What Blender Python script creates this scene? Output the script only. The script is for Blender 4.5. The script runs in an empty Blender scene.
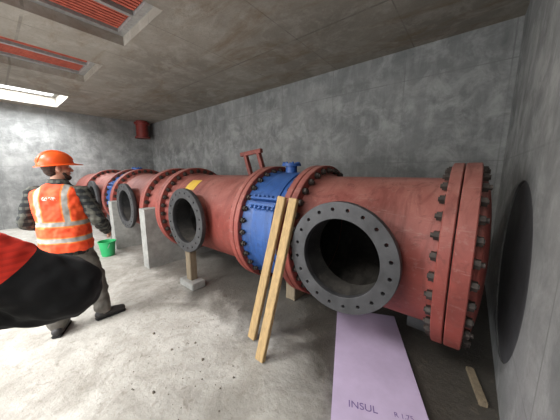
import bpy, bmesh, math, random
from mathutils import Vector, Matrix, noise
random.seed(4)
S=bpy.context.scene
C=S.collection
PI=math.pi
# ---------------------------------------------------------------- helpers
def link(o,parent=None):
    C.objects.link(o)
    if parent is not None: o.parent=parent
    return o
def empty(name,loc=(0,0,0),rz=0):
    e=bpy.data.objects.new(name,None); e.empty_display_size=.1
    e.location=loc; e.rotation_euler=(0,0,rz); C.objects.link(e); return e
def finish(me,mats,smooth=True,ang=35):
    for m in (mats if isinstance(mats,(list,tuple)) else [mats]): me.materials.append(m)
    if smooth:
        bm=bmesh.new(); bm.from_mesh(me)
        for f in bm.faces: f.smooth=True
        for e in bm.edges:
            if len(e.link_faces)==2:
                e.smooth = e.calc_face_angle(0)<math.radians(ang)
        bm.to_mesh(me); bm.free()
def obj_bm(name,bm,mats,parent=None,smooth=True,ang=35):
    bmesh.ops.recalc_face_normals(bm,faces=bm.faces)
    me=bpy.data.meshes.new(name); bm.to_mesh(me); bm.free()
    finish(me,mats,smooth,ang)
    return link(bpy.data.objects.new(name,me),parent)
def evalmesh(o):
    dg=bpy.context.evaluated_depsgraph_get(); dg.update()
    return bpy.data.meshes.new_from_object(o.evaluated_get(dg))
def frame(ax):
    ax=Vector(ax).normalized()
    t=Vector((0,0,1)) if abs(ax.z)<.9 else Vector((1,0,0))
    u=ax.cross(t).normalized(); v=ax.cross(u).normalized()
    return ax,u,v
def lathe(bm,prof,org,ax,seg=96,closed=True,mat=0):
    ax,u,v=frame(ax); org=Vector(org); rings=[]
    for (t,r) in prof:
        if r<1e-5: rings.append([bm.verts.new(org+ax*t)]); continue
        rings.append([bm.verts.new(org+ax*t+(u*math.cos(2*PI*i/seg)+v*math.sin(2*PI*i/seg))*r) for i in range(seg)])
    n=len(rings)
    for k in range(n if closed else n-1):
        a=rings[k]; b=rings[(k+1)%n]
        for i in range(seg):
            j=(i+1)%seg
            if len(a)==1 and len(b)==1: break
            if len(a)==1: f=bm.faces.new((a[0],b[i],b[j]))
            elif len(b)==1: f=bm.faces.new((a[i],a[j],b[0]))
            else: f=bm.faces.new((a[i],a[j],b[j],b[i]))
            f.material_index=mat
def prism(bm,org,ax,r,l,seg=6,mat=0,r2=None):
    lathe(bm,[(0,0),(0,r),(l,r if r2 is None else r2),(l,0)],org,ax,seg,False,mat)
def box(bm,c,s,rot=None,mat=0):
    M=Matrix.Translation(Vector(c))@(rot.to_4x4() if rot is not None else Matrix())@Matrix.Diagonal((s[0],s[1],s[2],1))
    r=bmesh.ops.create_cube(bm,size=1,matrix=M)
    fs=set()
    for v in r['verts']:
        for f in v.link_faces: fs.add(f)
    for f in fs: f.material_index=mat
def bevel_all(bm,w,seg=2):
    bmesh.ops.bevel(bm,geom=list(bm.edges),offset=w,segments=seg,affect='EDGES',clamp_overlap=True)
def beam(name,p0,p1,w,t,up,mat,parent=None,bev=.004):
    p0=Vector(p0);p1=Vector(p1);z=(p1-p0); L=z.length; z.normalize()
    x=Vector(up).cross(z).normalized(); y=z.cross(x)
    R=Matrix((x,y,z)).transposed()
    bm=bmesh.new(); box(bm,(p0+p1)/2,(w,t,L),R); bevel_all(bm,bev)
    return obj_bm(name,bm,mat,parent)
def circle(c,r,n=64): return [(c[0]+r*math.cos(2*PI*i/n),c[1]+r*math.sin(2*PI*i/n)) for i in range(n)]
def plate(name,loops,th,M,mat,parent=None,bev=0):
    cu=bpy.data.curves.new(name,'CURVE'); cu.dimensions='2D'; cu.fill_mode='BOTH'
    cu.extrude=th/2; cu.bevel_depth=bev; cu.bevel_resolution=1
    for L in loops:
        sp=cu.splines.new('POLY'); sp.points.add(len(L)-1)
        for i,p in enumerate(L): sp.points[i].co=(p[0],p[1],0,1)
        sp.use_cyclic_u=True
    o=bpy.data.objects.new(name+'_c',cu); C.objects.link(o)
    me=evalmesh(o); bpy.data.objects.remove(o)
    me.transform(M); me.materials.clear(); me.name=name
    finish(me,mat,True,30)
    return link(bpy.data.objects.new(name,me),parent)
# ---------------------------------------------------------------- materials
def newmat(name):
    m=bpy.data.materials.new(name); m.use_nodes=True; nt=m.node_tree; nt.nodes.clear()
    out=nt.nodes.new('ShaderNodeOutputMaterial'); b=nt.nodes.new('ShaderNodeBsdfPrincipled')
    nt.links.new(b.outputs[0],out.inputs[0]); return m,nt,b
class N:
    def __init__(s,nt): s.nt=nt
    def new(s,t,**k):
        n=s.nt.nodes.new(t)
        for a,b in k.items(): setattr(n,a,b)
        return n
    def set(s,inp,v):
        if isinstance(v,bpy.types.NodeSocket): s.nt.links.new(v,inp)
        else: inp.default_value=v
    def co(s): return s.new('ShaderNodeTexCoord').outputs['Object']
    def map(s,v,sc): 
        n=s.new('ShaderNodeMapping'); s.set(n.inputs[0],v); n.inputs['Scale'].default_value=sc; return n.outputs[0]
    def noise(s,v,sc,det=5,rough=.6,dist=0):
        n=s.new('ShaderNodeTexNoise'); s.set(n.inputs['Vector'],v); n.inputs['Scale'].default_value=sc
        n.inputs['Detail'].default_value=det; n.inputs['Roughness'].default_value=rough; n.inputs['Distortion'].default_value=dist
        return n.outputs['Fac']
    def ramp(s,f,a,b,lo=0,hi=1):
        n=s.new('ShaderNodeMapRange'); n.clamp=True; s.set(n.inputs[0],f)
        for i,x in enumerate((a,b,lo,hi)): n.inputs[i+1].default_value=x
        return n.outputs[0]
    def mix(s,f,a,b,mode='MIX'):
        n=s.new('ShaderNodeMix',data_type='RGBA',blend_type=mode)
        s.set(n.inputs[0],f); s.set(n.inputs[6],a if not isinstance(a,tuple) else (*a[:3],1)); s.set(n.inputs[7],b if not isinstance(b,tuple) else (*b[:3],1))
        return n.outputs[2]
    def math(s,op,a,b=0,c=0):
        n=s.new('ShaderNodeMath',operation=op); s.set(n.inputs[0],a); s.set(n.inputs[1],b); s.set(n.inputs[2],c); return n.outputs[0]
    def xyz(s,v):
        n=s.new('ShaderNodeSeparateXYZ'); s.set(n.inputs[0],v); return n.outputs
    def bump(s,h,st,dist,bs):
        n=s.new('ShaderNodeBump'); s.set(n.inputs['Height'],h); n.inputs['Strength'].default_value=st; n.inputs['Distance'].default_value=dist
        s.nt.links.new(n.outputs[0],bs.inputs['Normal'])
def hexc(r,g,b):
    f=lambda c:((c/255+.055)/1.055)**2.4 if c>10 else c/255/12.92
    return (f(r),f(g),f(b))
def simple(name,col,rough=.6,metal=0,var=.15,sc=12,bump=0,bsc=60):
    m,nt,b=newmat(name); n=N(nt); co=n.co()
    d=tuple(c*(1-var*1.6) for c in col); l=tuple(min(1,c*(1+var)) for c in col)
    c=n.mix(n.ramp(n.noise(co,sc),.3,.7),d,l); n.set(b.inputs['Base Color'],c)
    b.inputs['Roughness'].default_value=rough; b.inputs['Metallic'].default_value=metal
    if bump: n.bump(n.noise(co,bsc),bump,.01,b)
    return m
def concrete(name,dark,mid,light,kind):
    m,nt,b=newmat(name); n=N(nt); co=n.co(); X,Y,Z=n.xyz(co)
    big=n.noise(n.map(co,(.6,.6,1.1)),1.1,4,.6,.6)
    med=n.noise(co,3.2,8,.7,.4); fine=n.noise(co,28,6,.7)
    c=n.mix(n.ramp(big,.32,.66),dark,mid)
    c=n.mix(n.math('MULTIPLY',n.ramp(med,.48,.70),.55),c,light)
    c=n.mix(n.math('MULTIPLY',n.ramp(fine,.45,.75),.2),c,tuple(x*.55 for x in dark))
    if kind=='wall':   # formwork panel joints and grout streaks
        for ax,per,off in ((X,1.22,.3),(Y,1.22,.4),(Z,1.25,.1)):
            fr=n.math('FRACT',n.math('ADD',n.math('DIVIDE',ax,per),off+20))
            ln=n.math('LESS_THAN',n.math('ABSOLUTE',n.math('SUBTRACT',fr,.5)),.006)
            c=n.mix(n.math('MULTIPLY',ln,n.ramp(med,.42,.62,.1,.5)),c,tuple(x*.5 for x in dark))
        st=n.noise(n.map(co,(2.2,2.2,.35)),2.0,6,.7)
        c=n.mix(n.math('MULTIPLY',n.ramp(st,.5,.75),.4),c,light)
        dk=n.noise(n.map(co,(.9,.9,.5)),1.7,6,.7,1)
        c=n.mix(n.math('MULTIPLY',n.ramp(dk,.52,.68),.45),c,tuple(x*.6 for x in dark))
        hb=n.math('MULTIPLY',n.ramp(n.math('ADD',Z,big),2.0,2.5),n.ramp(n.math('ADD',Z,big),3.6,3.1))
        c=n.mix(n.math('MULTIPLY',hb,n.ramp(med,.4,.6,.05,.5)),c,light)
    if kind=='ceil':
        for ax,per,off in ((X,1.25,.2),(Y,2.5,.3)):
            fr=n.math('FRACT',n.math('ADD',n.math('DIVIDE',ax,per),off+20))
            ln=n.math('LESS_THAN',n.math('ABSOLUTE',n.math('SUBTRACT',fr,.5)),.006)
            c=n.mix(n.math('MULTIPLY',ln,n.ramp(med,.4,.6,.1,.6)),c,tuple(x*.4 for x in dark))
        st=n.noise(n.map(co,(.35,1.2,1)),2,6,.7,.8)
        c=n.mix(n.math('MULTIPLY',n.ramp(st,.5,.66),.55),c,hexc(112,92,68))
        lt=n.noise(co,1.3,7,.7,1.5)
        c=n.mix(n.math('MULTIPLY',n.ramp(lt,.55,.68),.4),c,light)
    if kind=='floor':
        w=n.noise(co,1.6,6,.65,.5)
        d=n.math('ADD',n.math('MULTIPLY',X,.95),n.math('MULTIPLY',Y,1.0))
        d=n.math('ADD',d,n.math('MULTIPLY',n.math('SUBTRACT',w,.5),2.0))
        wet=n.ramp(d,.1,.95)
        band=n.ramp(n.math('ADD',Y,n.math('MULTIPLY',n.math('SUBTRACT',w,.5),1.6)),1.3,1.7)
        wet=n.math('MAXIMUM',wet,n.math('MULTIPLY',band,.85))
        wet=n.math('MULTIPLY',wet,n.ramp(X,-5.5,-2.5,.4,1))
        st=n.noise(co,1.1,7,.7,1.2)
        c=n.mix(n.math('MULTIPLY',n.ramp(st,.47,.64),.6),c,hexc(128,124,115))
        st2=n.noise(co,4.2,8,.75,1.5)
        c=n.mix(n.math('MULTIPLY',n.ramp(st2,.5,.68),.5),c,hexc(122,117,107))
        c=n.mix(n.math('MULTIPLY',wet,.92),c,hexc(58,54,48))
        n.set(b.inputs['Roughness'],n.ramp(wet,0,1,.9,.38))
        sp=n.noise(co,14,4,.6,.6)
        c=n.mix(n.math('MULTIPLY',n.ramp(sp,.6,.68),.4),c,hexc(112,104,92))
        n.bump(n.math('ADD',fine,n.math('MULTIPLY',med,1.5)),.5,.02,b)
    else:
        b.inputs['Roughness'].default_value=.9
        n.bump(n.math('ADD',fine,med),.35,.014,b)
    n.set(b.inputs['Base Color'],c)
    return m
M_wall=concrete('concrete_wall',hexc(108,110,110),hexc(138,139,138),hexc(176,177,175),'wall')
M_ceil=concrete('concrete_ceiling',hexc(120,114,105),hexc(146,140,130),hexc(170,165,156),'ceil')
M_floor=concrete('concrete_floor',hexc(156,153,146),hexc(180,177,170),hexc(204,202,196),'floor')
M_pier=simple('cast_concrete',hexc(150,150,146),.9,0,.15,9,.3)
M_shade=simple('shade_concrete',hexc(84,84,86),.95,0,.15,5,.3)  # concrete darkened to hold shade in its colour: wall disc and plinths
def paint(name,col,dust,rough=.5,amt=.7):
    m,nt,b=newmat(name); n=N(nt); co=n.co()
    a=n.noise(co,2.3,6,.65,.5); f=n.noise(co,22,5,.7)
    c=n.mix(n.ramp(a,.3,.7),tuple(x*.66 for x in col),tuple(min(1,x*1.1) for x in col))
    g=n.new('ShaderNodeNewGeometry'); nz=n.xyz(g.outputs['Normal'])[2]
    up=n.math('MULTIPLY',n.ramp(nz,.1,1),n.ramp(a,.3,.65,.15,1))
    c=n.mix(n.math('MULTIPLY',up,amt),c,dust)
    c=n.mix(n.math('MULTIPLY',n.ramp(f,.56,.7),.28),c,dust)
    st=n.noise(n.map(co,(5,1.2,1.2)),1.6,5,.7,.6)
    c=n.mix(n.math('MULTIPLY',n.ramp(st,.50,.68),.55),c,tuple(x*.42 for x in col))
    sc=n.noise(n.map(co,(1.2,4,9)),3,6,.75,.4)
    c=n.mix(n.math('MULTIPLY',n.ramp(sc,.58,.70),.35),c,dust)
    c=n.mix(n.math('MULTIPLY',n.ramp(n.noise(co,7,5,.7,1),.57,.67),.55),c,tuple(x*.35 for x in col))
    n.set(b.inputs['Base Color'],c); b.inputs['Roughness'].default_value=rough
    n.bump(f,.12,.004,b); return m
M_red=paint('red_oxide_primer',hexc(142,66,57),hexc(160,134,124),.6,.5)
M_blue=paint('blue_epoxy',hexc(38,84,152),hexc(100,122,152),.5,.25)
M_inner=paint('bitumen_lining',hexc(34,34,35),hexc(110,104,96),.7,.6)
M_dflange=simple('dark_coated_steel',hexc(66,66,68),.55,.2,.25,9,.1)
M_bolt=simple('dark_steel_bolts',hexc(62,54,49),.6,.3,.4,30)
M_galv=simple('galvanised_frame',hexc(160,160,158),.5,.4,.15,20)
M_grate=simple('red_brown_grating',hexc(170,82,64),.7,0,.2,12)
M_dred=simple('dark_red_paint',hexc(124,42,36),.5,0,.2,8)
M_rust=simple('rust_brown_steel',hexc(112,56,48),.7,0,.25,14)
M_yel=simple('yellow_label',hexc(200,166,60),.6,0,.1,10)
M_green=simple('green_plastic',hexc(40,160,96),.4,0,.1,8)
def wood(name,col):
    m,nt,b=newmat(name); n=N(nt); co=n.co()
    g=n.noise(n.map(co,(14,14,1.2)),3,5,.6,.8)
    c=n.mix(n.ramp(g,.3,.7),tuple(x*.6 for x in col),col)
    c=n.mix(n.ramp(n.noise(co,8),.6,.75,0,.4),c,hexc(150,140,125))
    n.set(b.inputs['Base Color'],c); b.inputs['Roughness'].default_value=.8; n.bump(g,.2,.004,b); return m
M_wood=wood('sawn_timber',hexc(184,154,108)); M_wood2=wood('weathered_timber',hexc(140,126,104))
M_rub=simple('rubble_grey',hexc(110,102,92),.95,0,.3,30)
M_xps=simple('xps_foam_lavender',hexc(186,170,198),.75,0,.08,4,.05)
M_ink=simple('printing_ink',hexc(110,92,140),.8,0,.05)
# ---------------------------------------------------------------- camera
cam=bpy.data.cameras.new('camera'); cam.lens=36*235/560; cam.sensor_width=36; cam.clip_start=.02
co=bpy.data.objects.new('camera',cam); C.objects.link(co)
co.location=(0,0,1.6); co.rotation_euler=(math.radians(90-9.2),0,math.radians(39)); S.camera=co
# ---------------------------------------------------------------- room
XL,XR,YF,YB,H=-10.06,.30,-3.2,4.3,3.455
def slab(name,c,s,mat):
    bm=bmesh.new(); box(bm,c,s); return obj_bm(name,bm,mat,None,False)
slab('floor',((XL+XR)/2,(YF+YB)/2,-.1),(XR-XL+.6,YB-YF+.6,.2),M_floor)
slab('wall_back',((XL+XR)/2,YB+.1,H/2),(XR-XL,.2,H),M_wall)
My=Matrix(((1,0,0,0),(0,0,-1,YF-.1),(0,1,0,0),(0,0,0,1)))
wf=plate('wall_front',[[(XL,0),(-6.2,0),(-6.2,2.6),(-1.6,2.6),(-1.6,0),(XR,0),(XR,H),(XL,H)]],.2,My,M_wall)
e=empty('added_doorway_1')  # unseen doorway, added to let in front fill light
bm=bmesh.new()
for c,s in (((-6.17,YF-.1,1.3),(.05,.22,2.58)),((-1.63,YF-.1,1.3),(.05,.22,2.58)),((-3.9,YF-.1,2.57),(4.48,.22,.05))): box(bm,c,s)
obj_bm('added_doorway_frame',bm,M_galv,e,False)
slab('wall_left',(XL-.1,(YF+YB)/2,H/2),(.2,YB-YF+.4,H),M_wall)
YC,ZC=2.35,.95
Mx=Matrix(((0,0,1,XR+.1),(1,0,0,0),(0,1,0,0),(0,0,0,1)))
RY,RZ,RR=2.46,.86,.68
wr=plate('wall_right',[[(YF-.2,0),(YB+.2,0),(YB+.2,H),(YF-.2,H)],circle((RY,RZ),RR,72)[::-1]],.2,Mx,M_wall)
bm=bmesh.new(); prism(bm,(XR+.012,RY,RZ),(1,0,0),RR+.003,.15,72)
obj_bm('shadow_disc',bm,M_shade,wr)  # dark disc stands in for the pipe end's shadow on the wall
# ceiling with hatch openings; the last three, out of view, are added for fill light
holes=[(-9.6,-8.04,.05,1.53),(-6.5,-5.26,.05,1.53),(-4.24,-3.0,.05,1.53),(-4.3,-2.7,-2.5,-1.1),(-1.7,-.2,-2.5,-1.1),(-8,-6.2,-2.5,-1.1)]
xs=sorted({XL-.2,XR+.2,*[h[0] for h in holes],*[h[1] for h in holes]})
ys=sorted({YF-.2,YB+.2,*[h[2] for h in holes],*[h[3] for h in holes]})
def solid(i,j):
    if i<0 or j<0 or i>=len(xs)-1 or j>=len(ys)-1: return False
    cx=(xs[i]+xs[i+1])/2; cy=(ys[j]+ys[j+1])/2
    return not any(h[0]<cx<h[1] and h[2]<cy<h[3] for h in holes)
TH=.35
bm=bmesh.new()
def q(*p): bm.faces.new([bm.verts.new(v) for v in p])
for i in range(len(xs)-1):
    for j in range(len(ys)-1):
        if not solid(i,j): continue
        a,b_,c_,d_=xs[i],xs[i+1],ys[j],ys[j+1]
        q((a,c_,H),(a,d_,H),(b_,d_,H),(b_,c_,H)); q((a,c_,H+TH),(b_,c_,H+TH),(b_,d_,H+TH),(a,d_,H+TH))
        if not solid(i-1,j): q((a,c_,H),(a,c_,H+TH),(a,d_,H+TH),(a,d_,H))
        if not solid(i+1,j): q((b_,c_,H),(b_,d_,H),(b_,d_,H+TH),(b_,c_,H+TH))
        if not solid(i,j-1): q((a,c_,H),(b_,c_,H),(b_,c_,H+TH),(a,c_,H+TH))
        if not solid(i,j+1): q((a,d_,H),(a,d_,H+TH),(b_,d_,H+TH),(b_,d_,H))
bmesh.ops.remove_doubles(bm,verts=bm.verts,dist=1e-4)
obj_bm('ceiling',bm,M_ceil,None,False)
for h in holes[1:3]:
    e=empty('ceiling_hatch')
    x0,x1,y0,y1=h; z=H+.16
    bm=bmesh.new()
    w=.09
    for (c,s) in (((x0+w/2,(y0+y1)/2),(w,y1-y0)),((x1-w/2,(y0+y1)/2),(w,y1-y0)),(((x0+x1)/2,y0+w/2),(x1-x0-2*w,w)),(((x0+x1)/2,y1-w/2),(x1-x0-2*w,w)),(((x0+x1)/2,(y0+y1)/2),(.06,y1-y0-2*w))):
        box(bm,(c[0],c[1],z),(s[0]-.002,s[1]-.002,.07))
    obj_bm('frame',bm,M_galv,e,False)
    bm=bmesh.new()
    n=16
    for k in range(n):
        x=x0+.14+(x1-x0-.28)*k/(n-1)
        if abs(x-(x0+x1)/2)<.04: continue
        box(bm,(x,(y0+y1)/2,z+.01),(.042,y1-y0-.2,.025))
    for k in range(12):
        y=y0+.16+(y1-y0-.32)*k/11
        box(bm,((x0+x1)/2,y,z+.03),(x1-x0-.2,.03,.02))
    obj_bm('grating',bm,M_grate,e,False)
    bm=bmesh.new(); box(bm,((x0+x1)/2,(y0+y1)/2,z+.12),(x1-x0-.01,y1-y0-.01,.02)); obj_bm('cover_plate',bm,M_dred,e,False)
h=holes[0]; e=empty('skylight'); bm=bmesh.new()
x0,x1,y0,y1=h
for (c,s) in (((x0+.04,(y0+y1)/2),(.08,y1-y0)),((x1-.04,(y0+y1)/2),(.08,y1-y0)),(((x0+x1)/2,y0+.04),(x1-x0-.16,.08)),(((x0+x1)/2,y1-.04),(x1-x0-.16,.08))):
    box(bm,(c[0],c[1],H+.3),(s[0]-.002,s[1]-.002,.06))
obj_bm('frame',bm,M_galv,e,False)
# ---------------------------------------------------------------- pipework
R0,RF,RI,RB=.60,.72,.575,.665
FT=.07
def flange_bolts(bm,x,dirn,n=32,ph=0):
    for k in range(n):
        a=2*PI*(k+ph)/n
        p=Vector((x,YC+RB*math.cos(a),ZC+RB*math.sin(a))); d=(dirn,0,0)
        prism(bm,p,d,.036,.006,12); prism(bm,p+Vector((dirn*.006,0,0)),d,.031,.028,6); prism(bm,p+Vector((dirn*.034,0,0)),d,.017,random.uniform(.006,.02),8)
def nozzle(parent,xn,size=.43,yf=1.60):
    t=YC-yf
    bm=bmesh.new(); lathe(bm,[(.47,.335),(t-.05,.335),(t-.01,.335),(t-.01,.31),(.47,.31)],(xn,YC,ZC),(0,-1,0),72,True)
    for f in bm.faces:
        c=f.calc_center_median(); 
        if math.hypot(c.x-xn,c.z-ZC)<.318: f.material_index=1
    obj_bm('nozzle_neck',bm,[M_red,M_inner],parent)
    M=Matrix(((1,0,0,xn),(0,0,-1,yf+.028),(0,1,0,ZC),(0,0,0,1)))
    loops=[circle((0,0),size,96),circle((0,0),.308,96)[::-1]]
    for k in range(20):
        a=2*PI*(k+.5)/20; loops.append(circle((.378*math.cos(a),.378*math.sin(a)),.0165,14)[::-1])
    plate('nozzle_flange',loops,.05,M,M_dflange,parent,.003)
    bm=bmesh.new(); lathe(bm,[(t-.11,.336),(t-.055,.36),(t-.055,.33),(t-.11,.33)],(xn,YC,ZC),(0,-1,0),72,True); obj_bm('weld_hub',bm,M_dflange,parent)
def shell(name,x0,x1,mat,parent,r=R0,noz=None,ends=(1,1),fmat=None):
    g=.004; a=x0+g; b=x1-g; p=[]
    if ends[0]: p+=[(a,RF-.006),(a+.006,RF),(a+FT-.006,RF),(a+FT,RF-.006),(a+FT,r+.035),(a+FT+.02,r+.03),(a+FT+.07,r+.002)]
    else: p+=[(a,r)]
    if ends[1]: p+=[(b-FT-.07,r+.002),(b-FT-.02,r+.03),(b-FT,r+.035),(b-FT,RF-.006),(b-FT+.006,RF),(b-.006,RF),(b,RF-.006)]
    else: p+=[(b,r)]
    p+=[(b,RI),(a,RI)]
    bm=bmesh.new(); lathe(bm,p,(0,YC,ZC),(1,0,0),128,True); bmesh.ops.recalc_face_normals(bm,faces=bm.faces)
    me=bpy.data.meshes.new(name); bm.to_mesh(me); bm.free()
    o=bpy.data.objects.new(name,me); C.objects.link(o)
    if noz is not None:
        bm=bmesh.new(); prism(bm,(noz,YC,ZC),(0,-1,0),.322,.9,64); bmesh.ops.recalc_face_normals(bm,faces=bm.faces)
        m2=bpy.data.meshes.new('cut'); bm.to_mesh(m2); bm.free(); oc=bpy.data.objects.new('cut',m2); C.objects.link(oc)
        md=o.modifiers.new('b','BOOLEAN'); md.object=oc; md.operation='DIFFERENCE'; md.solver='EXACT'
        me2=evalmesh(o); o.modifiers.clear(); o.data=me2; bpy.data.objects.remove(oc); me=me2
    me.materials.clear(); me.materials.append(mat); me.materials.append(M_inner); me.materials.append(fmat or mat)
    for f in me.polygons:
        c=f.center; f.material_index=1 if (math.hypot(c.y-YC,c.z-ZC)<RI+.004 and abs(f.normal.x)<.5) else (2 if (c.x<a+FT+.001 or c.x>b-FT-.001) else 0)
    bm=bmesh.new(); bm.from_mesh(me)
    for f in bm.faces: f.smooth=True
    for ed in bm.edges:
        if len(ed.link_faces)==2: ed.smooth=ed.calc_face_angle(0)<math.radians(30)
    bm.to_mesh(me); bm.free()
    o.parent=parent
    bm=bmesh.new()
    if ends[0]: flange_bolts(bm,a+FT,1)
    if ends[1]: flange_bolts(bm,b-FT,-1)
    obj_bm('flange_bolts',bm,M_bolt,parent)
    return o
for x0,x1,xn in ((-1.30,-.045,-.73),(-3.83,-1.985,-2.97),(-6.05,-4.45,-5.15),(-8.3,-6.65,-7.35)):
    e=empty('pipe_spool'); shell('pipe_shell',x0,x1,M_red,e,noz=xn); nozzle(e,xn)
    if xn==-2.97:
        zb=ZC+R0-.02
        beam('lifting_bracket_leg_1',(-2.42,YC,zb),(-2.52,YC-.02,zb+.33),.055,.055,(0,1,0),M_rust,e)
        beam('lifting_bracket_leg_2',(-2.16,YC,zb),(-2.26,YC-.02,zb+.33),.055,.055,(0,1,0),M_rust,e)
        beam('lifting_bracket_bar',(-2.60,YC-.02,zb+.31),(-2.20,YC-.02,zb+.35),.055,.055,(0,1,0),M_rust,e)
        bm=bmesh.new(); rr=R0+.004; vs=[]
        for a in range(9):
            t=math.radians(120+a*2.5); vs.append([bm.verts.new((x,YC+rr*math.cos(t),ZC+rr*math.sin(t))) for x in (-3.42,-3.17)])
        for a in range(8): bm.faces.new((vs[a][0],vs[a][1],vs[a+1][1],vs[a+1][0]))
        obj_bm('marking_label',bm,M_yel,e)
e=empty('pipe_connector'); shell('pipe_shell',-4.45,-3.83,M_red,e)
e=empty('flanged_pipe_end'); shell('pipe_shell',-10.05,-8.3,M_red,e,ends=(0,1))
for x0,x1 in ((-1.985,-1.30),(-6.65,-6.05)):
    e=empty('pipe_coupling'); xm=(x0+x1)/2
    shell('coupling_body',x0,x1,M_blue,e,r=.63,fmat=M_red)
    bm=bmesh.new()
    lathe(bm,[(xm-.14,.62),(xm-.135,.645),(xm+.135,.645),(xm+.14,.62)],(0,YC,ZC),(1,0,0),128,True)
    obj_bm('centre_band',bm,M_blue,e)
    bm=bmesh.new(); b2=bmesh.new()
    for t in (math.radians(150),math.radians(-30)):
        for dt in (-.05,.05):
            d=Vector((0,math.cos(t+dt),math.sin(t+dt)))
            tg=Vector((0,-math.sin(t+dt),math.cos(t+dt)))
            R=Matrix((Vector((1,0,0)),d,Vector((1,0,0)).cross(d))).transposed()
            box(bm,Vector((xm,YC,ZC))+d*.67,(.36,.08,.022),R)
            for k in range(6):
                sgn=1 if dt>0 else -1
                p=Vector((xm-.15+k*.06,YC,ZC))+d*.682+tg*sgn*.012
                prism(b2,p,tg*sgn,.02,.03,6)
    obj_bm('clamp_lugs',bm,M_blue,e,False); obj_bm('clamp_bolts',b2,M_blue,e)
    bm=bmesh.new(); lathe(bm,[(.6,0),(.6,.07),(.72,.07),(.72,.115),(.75,.115),(.75,0)],(xm-.08,YC,ZC),(0,0,1),32,False)
    for k in range(8):
        a=2*PI*k/8; prism(bm,(xm-.08+.092*math.cos(a),YC+.092*math.sin(a),ZC+.75),(0,0,1),.013,.018,6)
    obj_bm('vent_nozzle',bm,M_blue,e)
e=empty('end_cap'); bm=bmesh.new()
p=[(-.041,0),(-.041,RF-.006),(-.035,RF),(.048,RF),(.054,RF-.006),(.054,.62),(.065,.605),(.08,.60)]
for k in range(1,13):
    a=PI/2*k/12; p.append((.08+.07*math.sin(a),.60*math.cos(a) if k<12 else 0))
lathe(bm,p,(0,YC,ZC),(1,0,0),128,False); obj_bm('dished_head',bm,M_red,e)
bm=bmesh.new(); flange_bolts(bm,.054,1); obj_bm('flange_bolts',bm,M_bolt,e)
# ---------------------------------------------------------------- concrete saddles
def saddle(x,th,y0,y1,zt):
    r=R0+.004; pts=[(y0,0),(y1,0)]
    a0=math.asin((zt-ZC)/r)
    pts+=[(y1,zt)]
    n=40
    for k in range(n+1):
        a=a0-(PI+2*a0)*k/n
        pts.append((YC+r*math.cos(a),ZC+r*math.sin(a)))
    pts+=[(y0,zt)]
    M=Matrix(((0,0,1,x),(1,0,0,0),(0,1,0,0),(0,0,0,1)))
    return plate('concrete_pipe_saddle',[pts],th,M,M_pier,None,.003)
saddle(-4.14,.2,1.52,3.2,1.0); saddle(-8.9,.2,1.5,3.2,1.0)
saddle(-5.72,.2,1.52,3.2,1.0)
def plinth(x,th,y0,y1):
    r=R0+.006; pts=[(y0,0),(y1,0)]
    n=16
    for k in range(n+1):
        y=y1+(y0-y1)*k/n; pts.append((y,ZC-math.sqrt(r*r-(y-YC)**2)))
    M=Matrix(((0,0,1,x),(1,0,0,0),(0,1,0,0),(0,0,0,1)))
    return plate('concrete_plinth',[pts],th,M,M_shade,None,.003)  # shade under the pipe is put into this darker concrete
plinth(-.28,.2,2.6,2.9); plinth(-7.8,.2,2.0,2.7); plinth(-2.4,.2,2.5,2.85)
bm=bmesh.new(); box(bm,(-1.64,2.38,.143),(.14,.3,.285)); bevel_all(bm,.006); obj_bm('timber_packer',bm,M_wood2)
e=empty('nozzle_support')
bm=bmesh.new(); box(bm,(-2.95,1.66,.05),(.34,.2,.10)); bevel_all(bm,.008); obj_bm('concrete_block',bm,M_pier,e)
bm=bmesh.new(); box(bm,(-2.95,1.66,.307),(.12,.10,.41)); bevel_all(bm,.006); obj_bm('timber_post',bm,M_wood2,e)
# ---------------------------------------------------------------- leaning planks
beam('timber_plank',(-1.25,1.27,.014),(-1.19,1.665,1.37),.085,.042,(0,1,0),M_wood)
beam('timber_plank',(-1.50,1.42,.014),(-1.31,1.655,1.38),.085,.042,(0,1,0),M_wood)
# insulation board
e=empty('insulation_board')
d=Vector((-.4,.917,0)).normalized(); pr=Vector((d.y,-d.x,0))
far=Vector((-1.056,2.36,0)); L=2.0
R=Matrix((pr,d,Vector((0,0,1)))).transposed()
bm=bmesh.new(); box(bm,far+pr*.3-d*L/2+Vector((0,0,.026)),(.6,L,.05),R); bevel_all(bm,.003); obj_bm('foam_panel',bm,M_xps,e)
def text(s,pos,size,ang,par):
    cu=bpy.data.curves.new('t','FONT'); cu.body=s; cu.size=size; cu.extrude=.0005; cu.align_x='CENTER'
    o=bpy.data.objects.new('t',cu); C.objects.link(o); me=evalmesh(o); bpy.data.objects.remove(o)
    me.transform(Matrix.Translation(pos)@Matrix.Rotation(ang,4,'Z')); me.materials.clear(); me.materials.append(M_ink)
    link(bpy.data.objects.new('printed_text',me),par)
ang=math.atan2(pr.y,pr.x)
text('INSUL',far+pr*.2-d*1.17+Vector((0,0,.0518)),.07,ang,e)
text('R 1.75',far+pr*.45-d*1.16+Vector((0,0,.0518)),.045,ang,e)
beam('timber_offcut',(.22,1.95,.02),(.14,2.28,.02),.05,.035,(0,0,1),M_wood2)
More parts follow.
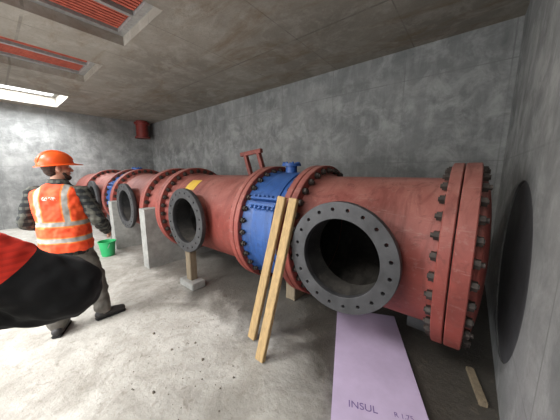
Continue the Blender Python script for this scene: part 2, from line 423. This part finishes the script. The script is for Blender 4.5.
# ---------------------------------------------------------------- bucket
bm=bmesh.new(); lathe(bm,[(0,0),(0,.105),(.27,.14),(.27,.152),(.285,.152),(.285,.134),(.012,.1),(.012,0)],(-5.35,1.30,0.001),(0,0,1),40,False)
bk=obj_bm('bucket',bm,M_green)
bm=bmesh.new(); pts=[Vector((-5.35+.15*math.cos(a),1.30-.05*math.sin(a),.25-.13*math.sin(a))) for a in [PI*k/16 for k in range(17)]]
for a,b_ in zip(pts,pts[1:]): prism(bm,a,b_-a,.004,(b_-a).length,6)
o=obj_bm('handle',bm,M_galv,bk)
# ---------------------------------------------------------------- red vent stub in the corner
e=empty('vent_pipe'); bm=bmesh.new()
lathe(bm,[(0,0),(0,.25),(.05,.25),(.05,.2),(.50,.2),(.50,.25),(.56,.25),(.56,.18),(.5,.17),(.5,0)][::1],(-9.72,3.85,H-.62),(0,0,1),48,False)
obj_bm('pipe_stub',bm,M_dred,e)
bm=bmesh.new()
for k in range(12):
    a=2*PI*k/12; prism(bm,(-9.72+.225*math.cos(a),3.85+.225*math.sin(a),H-.57),(0,0,1),.016,.02,6)
prism(bm,(-9.72,3.85,H-.06),(0,0,1),.19,.059,32)
obj_bm('fixings',bm,M_dred,e)
# ---------------------------------------------------------------- rubble
bm=bmesh.new()
for k in range(260):
    if k<200: x,y=random.uniform(-2.5,-.4),random.uniform(.45,1.5)
    else: x,y=random.uniform(-2.4,-.1),random.uniform(1.6,2.2)
    s=random.uniform(.002,.006)*(2.2 if k%23==0 else 1)
    if -1.1<x<.1 or (x<-1.2 and x>-1.55 and y>1.2 and y<1.5): continue
    r=bmesh.ops.create_icosphere(bm,subdivisions=1,radius=s,matrix=Matrix.Translation((x,y,s*.5)))
    for v in r['verts']: v.co+=Vector((random.uniform(-1,1),random.uniform(-1,1),random.uniform(-.4,.4)))*s*.4
obj_bm('rubble_fragments',bm,M_rub,None,False)
# ---------------------------------------------------------------- people
def cap(bm,p0,p1,r0,r1,seg=20):
    p0=Vector(p0);p1=Vector(p1); ax=p1-p0; L=ax.length; 
    prof=[(-r0,0)]
    for k in range(1,7):
        a=PI/2*k/6; prof.append((-r0*math.cos(a),r0*math.sin(a)))
    for k in range(0,6):
        a=PI/2*k/6; prof.append((L+r1*math.sin(a),r1*math.cos(a)))
    prof.append((L+r1,0)); lathe(bm,prof,p0,ax,seg,False)
def ell(bm,c,r,rot=None):
    M=Matrix.Translation(c)@(rot or Matrix())@Matrix.Diagonal((*r,1))
    bmesh.ops.create_uvsphere(bm,u_segments=24,v_segments=16,radius=1,matrix=M)
def loft(bm,rings,seg=40,p=2.4):
    R=[]
    for (z,cx,cy,rx,ry) in rings:
        row=[]
        for i in range(seg):
            a=2*PI*i/seg; c,s=math.cos(a),math.sin(a)
            row.append(bm.verts.new((cx+rx*math.copysign(abs(c)**(2/p),c),cy+ry*math.copysign(abs(s)**(2/p),s),z)))
        R.append(row)
    for a,b_ in zip(R,R[1:]):
        for i in range(seg): bm.faces.new((a[i],a[(i+1)%seg],b_[(i+1)%seg],b_[i]))
    bm.faces.new(R[0][::-1]); bm.faces.new(R[-1])
def blob(name,bm,mat,parent,vox=.012,sm=6,wr=0,wsc=9,M=None):
    bmesh.ops.recalc_face_normals(bm,faces=bm.faces)
    me=bpy.data.meshes.new(name); bm.to_mesh(me); bm.free()
    o=bpy.data.objects.new(name,me); C.objects.link(o)
    md=o.modifiers.new('r','REMESH'); md.mode='VOXEL'; md.voxel_size=vox
    if sm: md=o.modifiers.new('s','SMOOTH'); md.factor=.5; md.iterations=sm
    me2=evalmesh(o); o.modifiers.clear(); o.data=me2
    if wr:
        for v in me2.vertices:
            p=v.co
            k=noise.noise(Vector((p.x*wsc,p.y*wsc,p.z*wsc*1.3)))+.5*noise.noise(p*wsc*2.3+Vector((3,1,7)))
            v.co=p+v.normal*k*wr
    if M is not None: me2.transform(M)
    me2.materials.clear(); me2.materials.append(mat)
    for f in me2.polygons: f.use_smooth=True
    me2.name=name; o.parent=parent; return o
def hand(name,w,d,n,s,mat,parent,curl=.5):
    w=Vector(w); d=Vector(d).normalized(); n=Vector(n); n=(n-d*n.dot(d)).normalized(); sd=d.cross(n); 
    if sd.dot(Vector(s))<0: sd=-sd
    bm=bmesh.new()
    cap(bm,w-d*.03,w+d*.02,.026,.027)
    for k in (-1,0,1): cap(bm,w+d*.02+sd*.016*k,w+d*.082+sd*.026*k,.017,.0155,12)
    lens=[.070,.079,.073,.056]
    for i,l in enumerate(lens):
        p=w+d*(.088-.004*abs(i-1))+sd*(.030-.0205*i); a=curl*.5; q_=p-d*.02
        cap(bm,q_,p,.0105,.0100,10)
        for f,r0,r1 in ((.45,.0100,.0092),(.3,.0092,.0085),(.25,.0085,.0072)):
            dd=d*math.cos(a)-n*math.sin(a); e_=p+dd*l*f; cap(bm,p,e_,r0,r1,10); p=e_; a+=curl
    p=w+d*.022+sd*.028; dd=(d*.65+sd*.7-n*.3).normalized()
    for l,r0,r1 in ((.045,.0145,.012),(.032,.0115,.0100),(.024,.0100,.0082)):
        e_=p+dd*l; cap(bm,p,e_,r0,r1,10); p=e_; dd=(dd+d*.35-n*.15).normalized()
    blob(name,bm,mat,parent,.004,2)
M_skin=simple('skin',hexc(196,146,122),.55,0,.08,20)
M_hair=simple('hair_brown',hexc(60,44,34),.8,0,.2,60,.4,200)
M_eye=simple('eye_white',hexc(225,222,215),.3,0,.02); M_iris=simple('eye_iris',hexc(40,30,24),.3,0,.02); M_lip=simple('lips',hexc(160,96,86),.5)
M_boot=simple('boot_leather',hexc(44,42,42),.6,0,.2,20,.2)
M_sole=simple('boot_sole',hexc(28,28,28),.9)
M_helm=simple('helmet_orange',hexc(238,92,34),.35,0,.04,5)
M_trous=simple('grey_work_trousers',hexc(96,92,86),.9,0,.2,7,.4,120)
M_black=simple('black_jacket',hexc(20,20,22),.75,0,.2,8,.2,90)
def plaid():
    m,nt,b=newmat('plaid_flannel'); n=N(nt); co_=n.co(); X,Y,Z=n.xyz(co_)
    def st(v,p,w): return n.math('LESS_THAN',n.math('FRACT',n.math('ADD',n.math('DIVIDE',v,p),50)),w)
    c=n.mix(st(Z,.06,.42),hexc(30,33,34),hexc(76,78,72)); c=n.mix(n.math('MULTIPLY',st(X,.05,.45),.6),c,hexc(22,25,28))
    c=n.mix(n.math('MULTIPLY',st(Y,.06,.35),.4),c,hexc(100,98,86))
    n.set(b.inputs['Base Color'],c); b.inputs['Roughness'].default_value=.9; return m
M_plaid=plaid()
def vestmat():
    m,nt,b=newmat('hi_vis_orange_vest'); n=N(nt); co_=n.co(); X,Y,Z=n.xyz(co_); ax=n.math('ABSOLUTE',X)
    def band(v,c,w): return n.math('LESS_THAN',n.math('ABSOLUTE',n.math('SUBTRACT',v,c)),w)
    c=n.mix(n.ramp(n.noise(co_,9),.3,.7),hexc(228,66,28),hexc(250,94,42))
    st=n.math('MULTIPLY',band(ax,.105,.030),n.math('GREATER_THAN',Z,1.08))
    st=n.math('MAXIMUM',st,n.math('MAXIMUM',band(Z,1.12,.030),band(Z,.965,.030)))
    c=n.mix(st,c,hexc(232,132,60))
    s2=n.math('MULTIPLY',band(ax,.105,.020),n.math('GREATER_THAN',Z,1.12))
    s2=n.math('MAXIMUM',s2,n.math('MAXIMUM',band(Z,1.12,.020),band(Z,.965,.020)))
    c=n.mix(s2,c,hexc(160,158,152))
    tx=n.math('MULTIPLY',n.math('MULTIPLY',band(Z,1.36,.016),n.math('LESS_THAN',ax,.058)),n.math('LESS_THAN',Y,0))
    tx=n.math('MULTIPLY',tx,n.math('GREATER_THAN',n.noise(n.map(co_,(80,1,50)),1,2,.5),.5))
    c=n.mix(n.math('MULTIPLY',tx,.8),c,hexc(215,205,198))
    n.set(b.inputs['Base Color'],c); b.inputs['Roughness'].default_value=.7; return m
M_vest=vestmat()
def redblack():
    m,nt,b=newmat('red_and_black_jacket'); n=N(nt); co_=n.co(); X,Y,Z=n.xyz(co_)
    rib=n.ramp(n.math('FRACT',n.math('MULTIPLY',Z,60)),.3,.7,.75,1.1)
    red=n.mix(rib,hexc(150,26,16),hexc(226,52,34))
    k=n.math('SUBTRACT',Z,n.math('MULTIPLY',X,.75))
    c=n.mix(n.math('GREATER_THAN',k,1.065),hexc(15,15,17),red)
    n.set(b.inputs['Base Color'],c); b.inputs['Roughness'].default_value=.85; n.bump(n.noise(co_,60),.2,.005,b); return m
M_rb=redblack()
def person(name,loc,rz,J,jacket,trous,vest,hat,arm_r=(.078,.062,.046),hyaw=0,puff=0):
    e=empty(name,loc,rz)
    bm=bmesh.new()
    ell(bm,(0,0,.93),(.168,.125,.125))
    for s in ('R','L'):
        h,k,a=Vector(J['hip'+s]),Vector(J['knee'+s]),Vector(J['ank'+s])
        cap(bm,h,k,.104,.086); cap(bm,k,a+Vector((0,0,.02)),.086,.076)
    blob('trousers',bm,trous,e,.013,4,.018,12)
    for s in ('R','L'):
        a=Vector(J['ank'+s]); t=Vector(J['toe'+s]).normalized(); zz=a.z-.10
        bm=bmesh.new(); g=Vector((a.x,a.y,zz+.055))
        cap(bm,g-t*.04,g+t*.06,.046,.045); cap(bm,g+t*.06,g+t*.165-Vector((0,0,.008)),.046,.038); cap(bm,g,Vector((a.x,a.y,a.z+.08)),.05,.056)
        blob('boot_'+s.lower(),bm,M_boot,e,.009,3)
        bm=bmesh.new(); R=Matrix((Vector((t.y,-t.x,0)),t,Vector((0,0,1)))).transposed()
        box(bm,Vector((a.x,a.y,zz+.0135))+t*.06,(.088,.285,.027),R); bevel_all(bm,.012,3); obj_bm('sole_'+s.lower(),bm,M_sole,e)
    bm=bmesh.new(); pf=puff
    loft(bm,[(.80,0,0,.178,.132),(.86,0,0,.185,.138),(.95,0,0,.183,.135),(1.08,0,0,.172+pf,.128+pf),(1.25,0,-.005,.188+pf,.135+pf),(1.37,0,-.01,.198+pf,.130+pf),(1.43,0,-.012,.17,.108),(1.475,0,-.01,.10,.08),(1.53,0,0,.07,.068)])
    for s in ('R','L'):
        a,b_,c_=Vector(J['sho'+s]),Vector(J['elb'+s]),Vector(J['wri'+s]); 
        cap(bm,a,b_,arm_r[0],arm_r[1]); cap(bm,b_,c_,arm_r[1],arm_r[2])
    blob('jacket',bm,jacket,e,.011,5,.012,13)
    if vest:
        bm=bmesh.new()
        loft(bm,[(.84,0,0,.210,.163),(.92,0,0,.210,.161),(1.08,0,0,.198,.152),(1.25,0,-.005,.212,.159),(1.36,0,-.01,.214,.153),(1.42,0,-.012,.196,.132),(1.462,0,-.012,.138,.104),(1.49,0,-.01,.09,.084)])
        blob('hi_vis_vest',bm,vest,e,.010,3,.012,14)
    for s in ('R','L'):
        b_,c_=Vector(J['elb'+s]),Vector(J['wri'+s]); d_=(c_-b_).normalized()
        sx=1 if s=='R' else -1
        hand('hand_'+s.lower(),c_+d_*.03,J.get('hd'+s,d_),(sx,0,.1),(0,1,0),M_skin,e,.45)
    HM=Matrix.Translation((0,.015,1.52))@Matrix.Rotation(hyaw,4,'Z')@Matrix.Translation((0,0,-1.52))
    bm=bmesh.new()
    cap(bm,(0,-.015,1.46),(0,0,1.56),.056,.054)
    ell(bm,(0,-.012,1.655),(.076,.096,.092)); ell(bm,(0,.03,1.60),(.060,.062,.082)); cap(bm,(-.02,.062,1.548),(.02,.062,1.548),.026,.026)
    cap(bm,(0,.088,1.645),(0,.107,1.612),.010,.015); ell(bm,(.052,.05,1.615),(.022,.03,.025)); ell(bm,(-.052,.05,1.615),(.022,.03,.025))
    for sx in (-1,1): ell(bm,(sx*.080,-.005,1.625),(.012,.020,.033)); cap(bm,(sx*.012,.078,1.667),(sx*.045,.066,1.668),.012,.01)
    blob('head',bm,M_skin,e,.006,2,M=HM)
    for sx in (-1,1):
        bm=bmesh.new(); ell(bm,(sx*.030,.0785,1.648),(.0125,.010,.0085)); bm.transform(HM); obj_bm('eye_'+('r' if sx>0 else 'l'),bm,M_eye,e)
        bm=bmesh.new(); ell(bm,(sx*.030,.0868,1.648),(.0055,.004,.0055)); bm.transform(HM); obj_bm('iris_'+('r' if sx>0 else 'l'),bm,M_iris,e)
    bm=bmesh.new(); ell(bm,(0,.089,1.582),(.024,.009,.007)); bm.transform(HM); obj_bm('mouth',bm,M_lip,e)
    bm=bmesh.new(); ell(bm,(0,-.028,1.662),(.079,.090,.090)); ell(bm,(0,-.045,1.61),(.062,.055,.055))
    if hat: 
        for sx in (-1,1): cap(bm,(sx*.062,.03,1.585),(sx*.042,.055,1.552),.012,.020)
        cap(bm,(-.03,.066,1.545),(.03,.066,1.545),.026,.026)
    blob('hair_and_beard',bm,M_hair,e,.007,2,.003,40,M=HM)
    if hat=='helmet':
        bm=bmesh.new(); seg=48; rings=[]
        for k in range(0,13):
            t=PI/2*k/12; r=math.cos(t)**.85 if k<12 else 0; z=1.672+.125*math.sin(t)
            if k==12: rings.append([bm.verts.new((0,-.005,z))]); continue
            rings.append([bm.verts.new((.112*r*math.cos(2*PI*i/seg),-.005+.135*r*math.sin(2*PI*i/seg),z)) for i in range(seg)])
        def brim(dx,dz): 
            row=[]
            for i in range(seg):
                a=2*PI*i/seg; f=max(0,math.sin(a))**3*.05
                row.append(bm.verts.new(((.112+dx)*math.cos(a),-.005+(.135+dx+f)*math.sin(a),1.672+dz-f*.25)))
            return row
        b1=brim(.022,-.008); b2=brim(.022,-.014); 
        b3=[bm.verts.new((.106*math.cos(2*PI*i/seg),-.005+.129*math.sin(2*PI*i/seg),1.664)) for i in range(seg)]
        rows=[b3,b2,b1]+rings[:-1]
        for a,b_ in zip(rows,rows[1:]):
            for i in range(seg): bm.faces.new((a[i],a[(i+1)%seg],b_[(i+1)%seg],b_[i]))
        for i in range(seg): bm.faces.new((rings[-2][i],rings[-2][(i+1)%seg],rings[-1][0]))
        bm.faces.new(b3[::-1])
        for dx in (-.035,0,.035):
            pts=[Vector((dx*(1 if abs(t)<1 else .9),-.005+.128*math.sin(t),1.672+.122*math.cos(t)*(1-abs(dx)*1.2))) for t in [(-1.25+2.5*k/12) for k in range(13)]]
            for a,b_ in zip(pts,pts[1:]): cap(bm,a,b_,.010,.010,8)
        HT=HM@Matrix.Translation((0,0,1.67))@Matrix.Rotation(math.radians(6),4,'X')@Matrix.Translation((0,0,-1.67))
        bm.transform(HT); obj_bm('hard_hat',bm,M_helm,e,True,50)
    else:
        bm=bmesh.new(); ell(bm,(0,-.012,1.685),(.088,.106,.088)); bm.transform(HM); obj_bm('beanie',bm,M_black,e)
    return e
J1=dict(hipR=(.09,0,.91),kneeR=(.14,.12,.50),ankR=(.19,.10,.10),toeR=(.85,.55,0),
        hipL=(-.09,0,.91),kneeL=(-.11,.02,.50),ankL=(-.12,-.10,.10),toeL=(-.15,1,0),
        shoR=(.185,-.01,1.40),elbR=(.315,-.05,1.13),wriR=(.29,.15,.99),
        shoL=(-.185,-.01,1.40),elbL=(-.275,-.04,1.13),wriL=(-.20,.18,1.03))
person('construction_worker',(-3.06,.42,0),math.radians(54),J1,M_plaid,M_trous,M_vest,'helmet',(.076,.064,.050),math.radians(-50))
J2=dict(hipR=(.09,0,.91),kneeR=(.11,.03,.50),ankR=(.12,0,.10),toeR=(.25,1,0),
        hipL=(-.09,0,.91),kneeL=(-.11,.03,.50),ankL=(-.12,0,.10),toeL=(-.25,1,0),
        shoR=(.20,-.01,1.38),elbR=(.435,-.02,1.18),wriR=(.22,.16,1.14),
        shoL=(-.20,-.01,1.40),elbL=(-.30,-.05,1.12),wriL=(-.25,.14,.98))
person('bystander',(-1.12,-.31,0),math.radians(90),J2,M_rb,M_black,None,None,(.098,.110,.080),0,.02)
# ---------------------------------------------------------------- light
def area(name,loc,sx,sy,pw,col=(1,1,1),rot=(0,0,0)):
    l=bpy.data.lights.new(name,'AREA'); l.shape='RECTANGLE'; l.size=sx; l.size_y=sy; l.energy=pw; l.color=col
    o=bpy.data.objects.new(name,l); o.location=loc; o.rotation_euler=rot; C.objects.link(o)
area('daylight_skylight',(-8.82,.79,H+.45),1.5,1.4,220,(.97,.99,1))
area('added_fill_a',(-3.5,-1.8,H+.3),1.5,1.3,330,(1,.99,.97))  # added fill lamp above an unseen, made-up hatch behind the camera
area('added_fill_b',(-.95,-1.8,H+.3),1.4,1.3,170,(1,.99,.97))  # second added fill lamp, also behind the camera
area('added_fill_c',(-7.1,-1.8,H+.3),1.7,1.3,190,(1,.99,.97))  # third added fill lamp, far left behind the camera
area('added_fill_front',(-3.9,YF-.25,1.35),4.4,2.4,230,(.98,.99,1),(math.radians(90),0,0))  # fill lamp added outside the made-up front opening
w=bpy.data.worlds.new('world'); S.world=w; w.use_nodes=True
w.node_tree.nodes['Background'].inputs[0].default_value=(.9,.95,1,1); w.node_tree.nodes['Background'].inputs[1].default_value=1.0
S.view_settings.view_transform='Standard'
S.view_settings.exposure=0
